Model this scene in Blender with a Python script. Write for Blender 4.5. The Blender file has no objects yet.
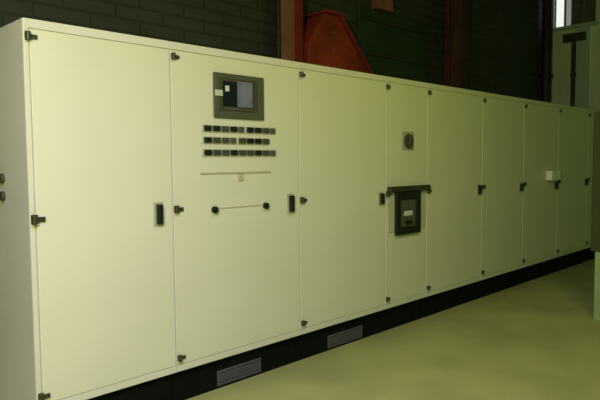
import bpy, bmesh, math, random
from mathutils import Vector, Matrix
random.seed(7)
S = bpy.context.scene
COL = S.collection
PI = math.pi

# ------------------------------------------------------------------ materials
def lin(c):
    return tuple((v / 12.92 if v <= .04045 else ((v + .055) / 1.055) ** 2.4) for v in c)

def mat(name, col, rough=.5, metal=0., var=.06, scale=6., bump=0., bscale=60., emit=None, estr=0., spec=.4, stretch=(1, 1, 1)):
    m = bpy.data.materials.new(name); m.use_nodes = True
    nt = m.node_tree; b = nt.nodes['Principled BSDF']
    tc = nt.nodes.new('ShaderNodeTexCoord'); mp = nt.nodes.new('ShaderNodeMapping')
    mp.inputs['Scale'].default_value = stretch
    nt.links.new(tc.outputs['Object'], mp.inputs['Vector'])
    n = nt.nodes.new('ShaderNodeTexNoise'); n.inputs['Scale'].default_value = scale; n.inputs['Detail'].default_value = 5
    nt.links.new(mp.outputs['Vector'], n.inputs['Vector'])
    r = nt.nodes.new('ShaderNodeValToRGB')
    r.color_ramp.elements[0].position = .3; r.color_ramp.elements[1].position = .7
    r.color_ramp.elements[0].color = (*[v * (1 - var) for v in col], 1)
    r.color_ramp.elements[1].color = (*[min(1, v * (1 + var)) for v in col], 1)
    nt.links.new(n.outputs['Fac'], r.inputs['Fac'])
    nt.links.new(r.outputs['Color'], b.inputs['Base Color'])
    b.inputs['Roughness'].default_value = rough; b.inputs['Metallic'].default_value = metal
    b.inputs['Specular IOR Level'].default_value = spec
    if bump:
        n2 = nt.nodes.new('ShaderNodeTexNoise'); n2.inputs['Scale'].default_value = bscale
        nt.links.new(tc.outputs['Object'], n2.inputs['Vector'])
        bp = nt.nodes.new('ShaderNodeBump'); bp.inputs['Strength'].default_value = bump; bp.inputs['Distance'].default_value = .01
        nt.links.new(n2.outputs['Fac'], bp.inputs['Height']); nt.links.new(bp.outputs['Normal'], b.inputs['Normal'])
    if emit:
        b.inputs['Emission Color'].default_value = (*emit, 1); b.inputs['Emission Strength'].default_value = estr
    return m

PAINT = mat('cream_paint', (.72, .70, .54), .42, var=.025, scale=2.2, bump=.05, bscale=140, spec=.35)
FRAME = mat('frame_paint', (.70, .68, .58), .45, var=.03, scale=3, spec=.35)
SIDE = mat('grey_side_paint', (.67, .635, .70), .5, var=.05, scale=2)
BLACK = mat('black_plastic', (.012, .011, .006), .45, var=.15)
DARKG = mat('dark_grey_plastic', (.06, .058, .035), .5, var=.15)
HINGE = mat('hinge_metal', (.055, .052, .026), .45, metal=.2, var=.2)
ESC = mat('handle_plate_grey', (.42, .40, .31), .5, var=.08)
PLINTH = mat('plinth_black', (.005, .005, .0045), .7, var=.2, scale=9, spec=.1)
GRILLE = mat('vent_grey', (.085, .078, .10), .55, var=.12, scale=10)
BEZEL = mat('bezel_grey', (.085, .085, .058), .5, var=.1)
SCREEN = mat('screen_reflection_blue_grey', (.16, .16, .23), .25, var=.25, scale=9)
SCRDK = mat('meter_black', (.008, .010, .018), .25, var=.2)
WHITE = mat('white_label_and_glint', (.62, .62, .58), .6, var=.05)
TAN = mat('tan_strip', (.50, .45, .30), .55, var=.1)
PLATE = mat('pale_plate', (.56, .53, .43), .5, var=.08)
RED = mat('red_steel_paint', (.22, .022, .03), .55, var=.3, scale=4)
RUST = mat('red_brown_paint', (.26, .10, .09), .6, var=.25, scale=5)
HOUS = mat('red_housing_paint', (.25, .030, .02), .55, var=.45, scale=3)
PAPER = mat('white_box_plastic', (.86, .87, .82), .7, var=.04)
LOCK = mat('olive_steel', (.040, .057, .014), .5, var=.12)
LOCKB = mat('pale_green_steel', (.29, .38, .17), .5, var=.08)
PIPE = mat('black_pipe', (.01, .01, .008), .5, var=.2)
DKOLIVE = mat('dark_olive_paint', (.03, .035, .018), .6, var=.2)
FLOOR = mat('floor_concrete', (.36, .365, .155), .75, var=.14, scale=1.6, bump=.12, bscale=90, spec=.08)
ENDW = mat('end_wall_plaster', (.62, .68, .66), .8, var=.12, scale=2.5, bump=.1, bscale=40, stretch=(1, 1, .25))
PILAS = mat('pilaster_plaster', (.42, .52, .62), .8, var=.1, scale=3, stretch=(1, 1, .2))
CEIL = mat('ceiling_concrete', (.16, .16, .11), .85, var=.1, scale=2)
WFRAME = mat('window_frame_grey', (.14, .15, .13), .6, var=.1)
PANE_B = mat('daylit_pane', (.5, .5, .5), .2, emit=(.85, .87, .85), estr=1.0)
PANE_M = mat('hazy_pane', (.3, .3, .3), .3, emit=(.85, .87, .85), estr=.22)
PANE_D = mat('grimy_pane', (.12, .13, .13), .25, var=.3, scale=8)
LAMPW = mat('lamp_white_steel', (.6, .6, .56), .5, var=.03)
TUBE = mat('lamp_tube', (.8, .8, .8), .4, emit=(.95, 1, .8), estr=2.0)

# dark green wall of horizontal courses
def course_wall():
    m = mat('dark_green_courses', (.045, .050, .048), .75, var=.35, scale=1.7)
    nt = m.node_tree; b = nt.nodes['Principled BSDF']
    tc = nt.nodes.new('ShaderNodeTexCoord'); mp = nt.nodes.new('ShaderNodeMapping')
    mp.inputs['Rotation'].default_value = (PI / 2, 0, 0)
    nt.links.new(tc.outputs['Object'], mp.inputs['Vector'])
    br = nt.nodes.new('ShaderNodeTexBrick')
    br.inputs['Scale'].default_value = 1.; br.inputs['Brick Width'].default_value = .42; br.inputs['Row Height'].default_value = .105
    br.inputs['Mortar Size'].default_value = .012
    br.inputs['Color1'].default_value = (.038, .056, .056, 1); br.inputs['Color2'].default_value = (.055, .054, .052, 1)
    br.inputs['Mortar'].default_value = (.024, .024, .022, 1)
    nt.links.new(mp.outputs['Vector'], br.inputs['Vector'])
    src = b.inputs['Base Color'].links[0].from_socket
    mx = nt.nodes.new('ShaderNodeMix'); mx.data_type = 'RGBA'; mx.inputs['Factor'].default_value = .6
    nt.links.new(src, mx.inputs['A']); nt.links.new(br.outputs['Color'], mx.inputs['B'])
    nt.links.new(mx.outputs['Result'], b.inputs['Base Color'])
    bp = nt.nodes.new('ShaderNodeBump'); bp.inputs['Strength'].default_value = .5; bp.inputs['Distance'].default_value = .02; bp.invert = True
    nt.links.new(br.outputs['Fac'], bp.inputs['Height']); nt.links.new(bp.outputs['Normal'], b.inputs['Normal'])
    return m
COURSE = course_wall()

# ------------------------------------------------------------------ helpers
def box(bm, x0, x1, y0, y1, z0, z1):
    vs = [bm.verts.new((x, y, z)) for z in (z0, z1) for y in (y0, y1) for x in (x0, x1)]
    for f in ((0, 2, 3, 1), (4, 5, 7, 6), (0, 1, 5, 4), (1, 3, 7, 5), (3, 2, 6, 7), (2, 0, 4, 6)):
        bm.faces.new([vs[i] for i in f])

def cyl(bm, c, r, h, axis='y', n=24, r2=None):
    r2 = r if r2 is None else r2
    rings = []
    for t, rr in ((0, r), (h, r2)):
        ring = []
        for k in range(n):
            a = 2 * PI * k / n; u, v = rr * math.cos(a), rr * math.sin(a)
            d = {'y': (u, t, v), 'x': (t, u, v), 'z': (u, v, t)}[axis]
            ring.append(bm.verts.new((c[0] + d[0], c[1] + d[1], c[2] + d[2])))
        rings.append(ring)
    for k in range(n):
        bm.faces.new((rings[0][k], rings[0][(k + 1) % n], rings[1][(k + 1) % n], rings[1][k]))
    bm.faces.new(rings[0]); bm.faces.new(rings[1])

def prism(bm, pts, y0, y1):
    a = [bm.verts.new((x, y0, z)) for x, z in pts]; b = [bm.verts.new((x, y1, z)) for x, z in pts]
    n = len(pts)
    bm.faces.new(a); bm.faces.new(b)
    for i in range(n): bm.faces.new((a[i], a[(i + 1) % n], b[(i + 1) % n], b[i]))

def obj(name, bm, m, parent=None, bev=.0):
    bmesh.ops.recalc_face_normals(bm, faces=bm.faces[:])
    me = bpy.data.meshes.new(name); bm.to_mesh(me); bm.free()
    me.materials.append(m)
    o = bpy.data.objects.new(name, me); COL.objects.link(o)
    if parent: o.parent = parent
    if bev:
        md = o.modifiers.new('bevel', 'BEVEL'); md.width = bev; md.segments = 2; md.limit_method = 'ANGLE'
    return o

def bx(name, dims, m, parent=None, bev=0.):
    bm = bmesh.new(); box(bm, *dims); return obj(name, bm, m, parent, bev)

def thing(name, label, cat, loc, group=None):
    o = bpy.data.objects.new(name, None); COL.objects.link(o); o.location = loc
    o.empty_display_size = .1
    o['label'] = label; o['category'] = cat
    if group: o['group'] = group
    return o

def tag(o, label, cat, group=None):
    o['label'] = label; o['category'] = cat
    if group: o['group'] = group
    return o

def struct(o, label=None, cat=None):
    o['kind'] = 'structure'
    if label: o['label'] = label
    if cat: o['category'] = cat
    return o

# ------------------------------------------------------------------ cabinets
ZB, ZT, DEP = .212, 2.20, .80

def hinge(door, w_x, z, s=1.):
    bm = bmesh.new()
    cyl(bm, (w_x - .004, -.018, z - .022 * s), .013 * s, .044 * s, 'z', 14)
    box(bm, w_x - .016 * s, w_x + .010, -.016, -.001, z - .021 * s, z + .021 * s)
    box(bm, w_x + .010, w_x + .046 * s, -.012, -.001, z - .013 * s, z + .009 * s)
    return obj('hinge', bm, HINGE, door)

def swing_handle(door, x, z, h=.115, w=.034):
    bm = bmesh.new()
    box(bm, x - w * .9, x + w * .9, -.008, -.001, z - h * .60, z + h * .60)
    p = obj('handle_plate', bm, ESC, door, .003)
    bm = bmesh.new()
    box(bm, x - w * .5, x + w * .5, -.034, -.0085, z - h * .5, z + h * .5)
    cyl(bm, (x, -.038, z + h * .3), w * .36, .006, 'y', 16)
    obj('handle', bm, BLACK, door, .004)

def cabinet(x0, x1, label, handle=None, first=False, hs=1.):
    w = x1 - x0
    t = thing('switchgear_cabinet', label, 'cabinet', (x0, 0, 0), 'cream switchgear cabinets in one row')
    bm = bmesh.new()                                        # body: carcass with a shallow raised top and bottom rail
    lx = .012 if first else .001
    box(bm, lx, w - .001, .0088, DEP, ZB, ZT)
    obj('body', bm, FRAME, t, .003)
    bm = bmesh.new()
    box(bm, lx, w - .001, .0005, .0085, ZT - .046, ZT)
    obj('top_rail', bm, FRAME, t, .003)
    bm = bmesh.new()
    box(bm, lx, w - .001, .0005, .0085, ZB, ZB + .040)
    obj('bottom_rail', bm, FRAME, t, .003)
    dl = .029 if first else .003
    if first:
        bx('corner_post', (.0, .026, .0, .0085, ZB, ZT), mat('corner_post_paint', (.68, .66, .52), .45, var=.03), t, .004)
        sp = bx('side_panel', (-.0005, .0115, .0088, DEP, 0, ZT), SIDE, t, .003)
        sp['label'] = 'grey side panel'
        for z in (1.41, 1.315):
            bm = bmesh.new(); cyl(bm, (-.02, .35, z), .026, .018, 'x', 18); obj('side_bolt', bm, DARKG, sp, .003)
    d = bx('door', (dl, w - .003, 0, .0085, ZB + .043, ZT - .049), PAINT, t, .003)
    for z in (2.113, 1.209, .300):
        hinge(d, .020, z, hs * (1 if z == 1.209 else .85))
    if handle:
        swing_handle(d, handle[0] - x0, handle[1], *(handle[2:]))
    # recessed base
    bx('plinth', (.003 if not first else .03, w - .001, .052, DEP - .03, 0, ZB - .0005), PLINTH, t)
    return t, d

X = [1.12, 1.95, 3.02, 4.055, 4.69, 5.74, 6.735, 7.755, 8.815, 9.85]
cA, dA = cabinet(X[0], X[1], 'plain cream cabinet at the near left end of the row, with grey side panel', (1.846, 1.188), first=True, hs=1.1)
cB, dB = cabinet(X[1], X[2], 'cream cabinet with grey display window and three rows of dark buttons on its door', (2.923, 1.19))
cC, dC = cabinet(X[2], X[3], 'plain cream cabinet between the display cabinet and the narrow breaker cabinet', (3.985, 1.172, .09, .036))
cD, dD = cabinet(X[3], X[4], 'narrow cream cabinet carrying the dark breaker unit and a round selector switch', None)
cE, dE = cabinet(X[4], X[5], 'plain yellow-green lit cabinet directly right of the narrow breaker cabinet', (5.662, 1.185, .09, .04))
cF, dF = cabinet(X[5], X[6], 'plain dim cabinet directly left of the one with the small white box', (6.655, 1.175, .085, .045))
cG, dG = cabinet(X[6], X[7], 'dim cabinet with a small white box mounted above its door handle', (7.675, 1.155, .085, .05))
cH, dH = cabinet(X[7], X[8], 'dim green-shaded cabinet directly right of the one with the small white box', (8.735, 1.17, .085, .05))
cI, dI = cabinet(X[8], X[9], 'last cabinet at the far right end, mostly hidden behind the olive steel locker', (9.77, 1.17, .085, .05))

# --- display cabinet (local x = world x - X[1])
def L(x): return x - X[1]
t = bx('display_window', (L(2.258), L(2.672), -.018, -.0005, 1.768, 2.052), BEZEL, cB, .005)
bx('meter_recess', (L(2.292), L(2.612), -.021, -.0185, 1.815, 2.022), DARKG, t, .002)
bx('dark_meter', (L(2.318), L(2.428), -.030, -.0215, 1.845, 2.000), SCRDK, t, .003)
bx('screen_reflection', (L(2.436), L(2.562), -.028, -.0215, 1.842, 2.008), SCREEN, t, .003)  # blue-grey reflection on the display, painted in as base colour
s = bx('label_plate', (L(2.262), L(2.330), -.024, -.0215 + .003, 1.905, 1.942), PLATE, t); s['label'] = 'pale label plate'
s = bx('reflection_spot', (L(2.332), L(2.362), -.036, -.0305, 1.935, 1.972), WHITE, t, .002); s['label'] = 'small white painted reflection'  # white block standing in for a bright reflection on the display
bx('key_strip', (L(2.33), L(2.47), -.024, -.0215, 1.822, 1.836), BEZEL, t)
for r, (z, cells) in enumerate(((1.700, 'bbdbgbbdg'), (1.627, 'bddgdbbd'), (1.549, 'bddbddbdg'))):
    bx('button_rail', (L(2.165), L(2.165 + .069 * len(cells) + .005), -.006, -.0005, z - .023, z + .023), PLATE, cB, .002)
    for k, ch in enumerate(cells):
        x = 2.178 + .069 * k; wd = .055 if ch != 'g' else .040
        bx('button', (L(x), L(x + wd), -.020, -.0065, z - .017, z + .017), {'b': BLACK, 'd': DARKG, 'g': BEZEL}[ch], cB, .003)
bx('card_strip', (L(2.150), L(2.735), -.007, -.0005, 1.414, 1.424), TAN, cB)
bx('tag', (L(2.448), L(2.490), -.010, -.0005, 1.365, 1.4115), TAN, cB, .002)
bx('flap_seam', (L(2.29), L(2.65), -.004, -.0005, 1.191, 1.197), TAN, cB)
for x in (2.251, 2.684):
    bm = bmesh.new()
    cyl(bm, (L(x), -.022, 1.188), .022, .0215, 'y', 22)
    box(bm, L(x) - .008, L(x) + .008, -.034, -.022, 1.188 - .019, 1.188 + .019)
    obj('turn_knob', bm, BLACK, cB, .002)

# --- breaker cabinet
def L(x): return x - X[3]
t = bx('mounting_plate', (L(4.085), L(4.660), -.006, -.0005, .872, 1.215), PLATE, cD, .003); t['label'] = 'pale grey backing plate'
bm = bmesh.new()                                            # breaker: open frame around a recessed face
box(bm, L(4.175), L(4.235), -.034, -.0065, .842, 1.222)
box(bm, L(4.480), L(4.545), -.034, -.0065, .842, 1.222)
box(bm, L(4.236), L(4.479), -.034, -.0065, .842, .905)
box(bm, L(4.236), L(4.479), -.034, -.0065, 1.150, 1.222)
b = obj('breaker', bm, BLACK, cD, .004)
bx('breaker_face', (L(4.236), L(4.479), -.022, -.0065, .906, 1.149), BEZEL, b, .003)
bx('breaker_lever', (L(4.310), L(4.410), -.036, -.0225, .930, .962), BLACK, b, .003)
s = bx('rating_label', (L(4.295), L(4.425), -.025, -.0225, 1.005, 1.047), WHITE, b); s['label'] = 'small white label'
bx('breaker_hood', (L(4.075), L(4.690), -.045, -.0005, 1.2225, 1.268), HINGE, cD, .004)
bm = bmesh.new(); box(bm, L(4.290), L(4.468), -.006, -.0005, 1.585, 1.745)
sp = obj('switch_plate', bm, ESC, cD, .003)
bm = bmesh.new(); cyl(bm, (L(4.380), -.022, 1.662), .062, .0155, 'y', 28, .066)
box(bm, L(4.380) - .014, L(4.380) + .014, -.046, -.022, 1.662 - .055, 1.662 + .055)
obj('selector_knob', bm, DARKG, sp, .002)

# --- grey vent grilles let into the plinth
def grille(cab, x0, x1, off):
    bm = bmesh.new()
    a, b = x0 - off, x1 - off
    box(bm, a, b, .046, .0515, .018, .034); box(bm, a, b, .046, .0515, .104, .118)
    box(bm, a, a + .014, .046, .0515, .0345, .1035); box(bm, b - .014, b, .046, .0515, .0345, .1035)
    for k in range(5):
        z = .038 + .0125 * k
        box(bm, a + .0145, b - .0145, .047, .0515, z, z + .0105)
    o = obj('vent_grille', bm, GRILLE, cab); o['label'] = 'grey slotted vent in the black plinth'
grille(cB, 2.29, 2.67, X[1]); grille(cC, 3.37, 3.80, X[2])

# small pale box screwed to a far door
def L(x): return x - X[6]
t = bx('terminal_box', (L(7.38), L(7.64), -.070, -.0005, 1.235, 1.350), PAPER, cG, .006); t['label'] = 'small white box'
bx('lid', (L(7.375), L(7.645), -.080, -.0705, 1.230, 1.355), PAPER, t, .004)

# ------------------------------------------------------------------ the room
XR, YB, HC = 10.5, 1.30, 4.9
struct(bx('floor', (-4.5, XR + .3, -7.5, YB + .3, -.15, 0), FLOOR))
struct(bx('wall_back', (-4.5, XR, YB, YB + .25, 0, HC), COURSE))
bm = bmesh.new()                                            # end wall with an opening for the window
WY0, WY1, WZ0, WZ1 = .50, 1.19, 3.76, 4.62
box(bm, XR, XR + .25, -7.5, YB + .25, 0, WZ0); box(bm, XR, XR + .25, -7.5, YB + .25, WZ1, HC)
box(bm, XR, XR + .25, -7.5, WY0, WZ0, WZ1); box(bm, XR, XR + .25, WY1, YB + .25, WZ0, WZ1)
struct(obj('wall_right', bm, ENDW))
struct(bx('ceiling', (-4.5, XR + .25, -7.5, YB + .25, HC, HC + .2), CEIL))
win = bpy.data.objects.new('window_1', None); COL.objects.link(win); win.location = (XR, 0, 0)
struct(win, 'small daylit window high on the end wall', 'window')
bm = bmesh.new()
box(bm, .05, .10, WY0 + .001, WY1 - .001, WZ0 + .001, WZ0 + .03); box(bm, .05, .10, WY0 + .001, WY1 - .001, WZ1 - .03, WZ1 - .001)
ys = [WY0 + .001, WY0 + .20, WY0 + .40, WY0 + .52, WY1 - .002]
for y in ys[1:4]: box(bm, .05, .10, y - .015, y + .015, WZ0 + .03, WZ1 - .03)
box(bm, .05, .10, WY0 + .001, WY0 + .026, WZ0 + .03, WZ1 - .03); box(bm, .05, .10, WY1 - .018, WY1 - .001, WZ0 + .03, WZ1 - .03)
fr = obj('window_frame', bm, WFRAME, win)
for i in range(4):
    bx('pane', (.070, .080, ys[i] + .016, ys[i + 1] - .016, WZ0 + .031, WZ1 - .031), (PANE_D, PANE_D, PANE_M, PANE_B)[i], win)
bx('window_sill', (-.09, .045, WY0 - .06, WY1 - .02, WZ0 - .045, WZ0 - .001), PILAS, win, .004)
# pilaster, dark box and pipes on the end wall
struct(bx('trim_1', (XR - .06, XR, .585, .765, 0, WZ0 - .05), PILAS), 'pale pilaster under the window', 'pilaster')
tag(bx('dark_wall_box', (XR - .14, XR - .062,   .62, .98, 3.48, 3.61), DKOLIVE, None, .005), 'dark horizontal box on the end wall under the window', 'cable tray')
def riser(y, r, x, m, z1, name, label):
    bm = bmesh.new(); cyl(bm, (x, y, 0), r, z1, 'z', 18)
    for z in (.6, 1.9, 2.9): cyl(bm, (x, y, z), r * 1.35, .05, 'z', 18)
    tag(obj(name, bm, m), label, 'pipe')
riser(.825, .035, XR - .05, DKOLIVE, 3.47, 'riser_pipe', 'thin dark vertical pipe on the end wall beside the pale pilaster')
riser(1.18, .08, XR - .30, PIPE, HC - .001, 'down_pipe', 'thick black vertical pipe in the corner of the dark wall')

# red steel columns (H section: web seen between two flanges)
def column(x0, x1, split, m1, m2, label):
    t = thing('steel_column', label, 'column', (x0, 1.18, 0), 'red steel columns on the dark wall')
    w = x1 - x0; k = w * split
    bx('flange', (0, k - .001, -.11, -.085, 0, HC - .001), m1, t, .003)
    bx('edge_plate', (k, w, -.112, -.090, 0, HC - .001), m2, t, .003)
    bx('web', (k - .03, k + .02, -.0845, .119, 0, HC - .001), m1, t)
    bm = bmesh.new(); cyl(bm, (-.026, -.095, 0), .022, HC - .001, 'z', 14)
    obj('conduit_shade_rod', bm, PIPE, t)  # black rod put in for the shaded gap along the column's left edge
DKRED = mat('dark_red_paint', (.12, .02, .03), .6, var=.3, scale=4)
DKBRN = mat('dark_brown_paint', (.035, .020, .010), .6, var=.3, scale=4)
column(3.87, 4.16, .60, RUST, RED, 'brown and bright red steel column on the dark wall, left of the tapered red housing')
column(6.98, 7.36, .5, DKRED, DKBRN, 'dark red steel column on the dark wall above the right half of the row')

# tapered red housing standing behind the cabinets
t = thing('red_housing', 'red-brown tapered steel housing rising behind the cabinets beside the red column', 'machine', (4.85, 1.12, 0))
bm = bmesh.new()
prism(bm, [(-.66, 0), (.36, 0), (.36, 2.36), (-.22, 2.97), (-.42, 2.97), (-.66, 2.64)], -.10, .165)
obj('casing', bm, HOUS, t, .012)
bm = bmesh.new()
prism(bm, [(.3605, 2.365), (.40, 2.365), (-.20, 3.0), (-.43, 3.0), (-.43, 2.975), (-.22, 2.975)], -.13, .165)
obj('edge_flange', bm, RED, t, .003)
for z in (2.45, 2.62, 2.79):
    bm = bmesh.new(); cyl(bm, (-.30, -.112, z), .018, .0115, 'y', 10); obj('bolt', bm, RUST, t)
# rusty box high on the wall
t = thing('junction_box', 'rusty brown junction box high on the dark wall right of the red housing', 'junction box', (5.66, 1.299, 3.25))
bx('enclosure', (-.13, .13, -.10, -.0005, 0, .22), RUST, t, .006)
bx('lid', (-.14, .14, -.112, -.1005, -.01, .23), RUST, t, .004)
bm = bmesh.new(); cyl(bm, (0, -.05, .2305), .02, HC - 3.25 - .231, 'z', 12); obj('conduit_shade_rod', bm, DKOLIVE, t)
# green painted panel between the columns
t = thing('wall_panel', 'dark green steel panel hung on the wall between the two red columns', 'panel', (5.86, 1.299, 2.30))
bx('sheet', (-.60, .75, -.04, 0, 0, .938), mat('green_panel_paint', (.026, .046, .026), .6, var=.3, scale=2), t, .006)
bm = bmesh.new()
for z in (.02, .41, .80): box(bm, -.58, .73, -.058, -.0405, z, z + .05)
obj('rib', bm, DKOLIVE, t, .003)

# olive locker at right, only its left edge in the picture
t = thing('steel_locker', 'olive steel locker with pale green base cut by the right edge of the picture', 'locker', (5.72, -1.10, 0))
bx('body', (0.0, .5, -.62, 0, .64, 1.92), LOCK, t, .006)
bx('base', (0.0, .5, -.61, -.04, 0, .6395), LOCKB, t, .006)
d = bx('door', (.006, .494, -.642, -.6205, .66, 1.90), LOCK, t, .004)
bx('handle', (.43, .46, -.672, -.6425, 1.2, 1.34), BLACK, d, .003)

# ------------------------------------------------------------------ lamps
def lamp(x, y, z, power, col, label, ln=1.2):
    t = thing('fluorescent_lamp', label, 'lamp', (x, y, z), 'hanging fluorescent lamps over the aisle')
    bm = bmesh.new(); box(bm, -ln / 2, ln / 2, -.09, .09, .0, .07)
    for s in (-1, 1):
        cyl(bm, (s * ln * .35, 0, .071), .008, HC - z - .071, 'z', 10)
    obj('housing', bm, LAMPW, t)
    for s in (-1, 1):
        bm = bmesh.new(); cyl(bm, (-ln / 2 + .03, s * .045, -.022), .015, ln - .06, 'x', 12); obj('tube', bm, TUBE, t)
    ld = bpy.data.lights.new('lamp_light', 'AREA'); ld.shape = 'RECTANGLE'; ld.size = ln; ld.size_y = .16
    ld.energy = power; ld.color = col; ld.spread = PI
    lo = bpy.data.objects.new('lamp_light', ld); COL.objects.link(lo); lo.parent = t; lo.location = (0, 0, -.05)
    return t, lo

def flash_bulb(x, y, z, power, col, label):
    t = thing('flash_bulb_lamp', label, 'lamp', (x, y, z))
    bm = bmesh.new(); cyl(bm, (0, 0, .17), .006, HC - z - .1705, 'z', 10); obj('cord', bm, PIPE, t)
    bm = bmesh.new(); cyl(bm, (0, 0, .10), .022, .0695, 'z', 18, .014); obj('socket', bm, LAMPW, t)
    bm = bmesh.new(); bmesh.ops.create_uvsphere(bm, u_segments=20, v_segments=12, radius=.05)
    bmesh.ops.translate(bm, vec=(0, 0, .05), verts=bm.verts[:]); obj('bulb', bm, TUBE, t)
    ld = bpy.data.lights.new('flash_bulb_light', 'POINT'); ld.shadow_soft_size = .05
    ld.energy = power; ld.color = col
    lo = bpy.data.objects.new('flash_bulb_light', ld); COL.objects.link(lo); lo.parent = t; lo.location = (0, 0, -.055)

FLASH_BULB = (-0.6, -2.5, 2.45, 262, (1, .957, .33), 'added bare bulb on a cord, in place of a camera flash, above the left end of the aisle')  # unseen bulb added to light the row like a camera flash
flash_bulb(*FLASH_BULB)
LAMPS = [
    (.4, -2.4, 3.1, 126, (.57, .56, 1.0), 'added cool white fluorescent fill lamp hung above the left end of the aisle'),  # unseen lamp added for cool, flash-like light on the left doors
    (3.3, -2.4, 3.9, 28, (1.0, 1.0, .03), 'hanging fluorescent lamp above the middle of the aisle'),
]
for a in LAMPS: lamp(*a)

w = bpy.data.worlds.new('world'); S.world = w; w.use_nodes = True
bg = w.node_tree.nodes['Background']; bg.inputs['Color'].default_value = (.2, 1, .12, 1); bg.inputs['Strength'].default_value = .13

# ------------------------------------------------------------------ camera
f, yaw, pitch, roll, D, H = 588.67, .787249, .0640073, -.00817745, 3.01369, 1.48330
cy, sy = math.cos(yaw), math.sin(yaw)
fw = Vector((sy * math.cos(pitch), cy * math.cos(pitch), -math.sin(pitch)))
rt = Vector((cy, -sy, 0)); up = rt.cross(fw)
r = rt * math.cos(roll) + up * math.sin(roll); u = -rt * math.sin(roll) + up * math.cos(roll)
cam = bpy.data.cameras.new('camera'); co = bpy.data.objects.new('camera', cam); COL.objects.link(co)
cam.sensor_width = 36; cam.lens = f / 600 * 36; cam.clip_start = .05
M = Matrix((r, u, -fw)).transposed().to_4x4(); M.translation = Vector((0, -D, H)); co.matrix_world = M
S.camera = co
vs = S.view_settings
vs.view_transform = 'Standard'; vs.look = 'None'; vs.exposure = 0; vs.gamma = 1; vs.use_curve_mapping = False
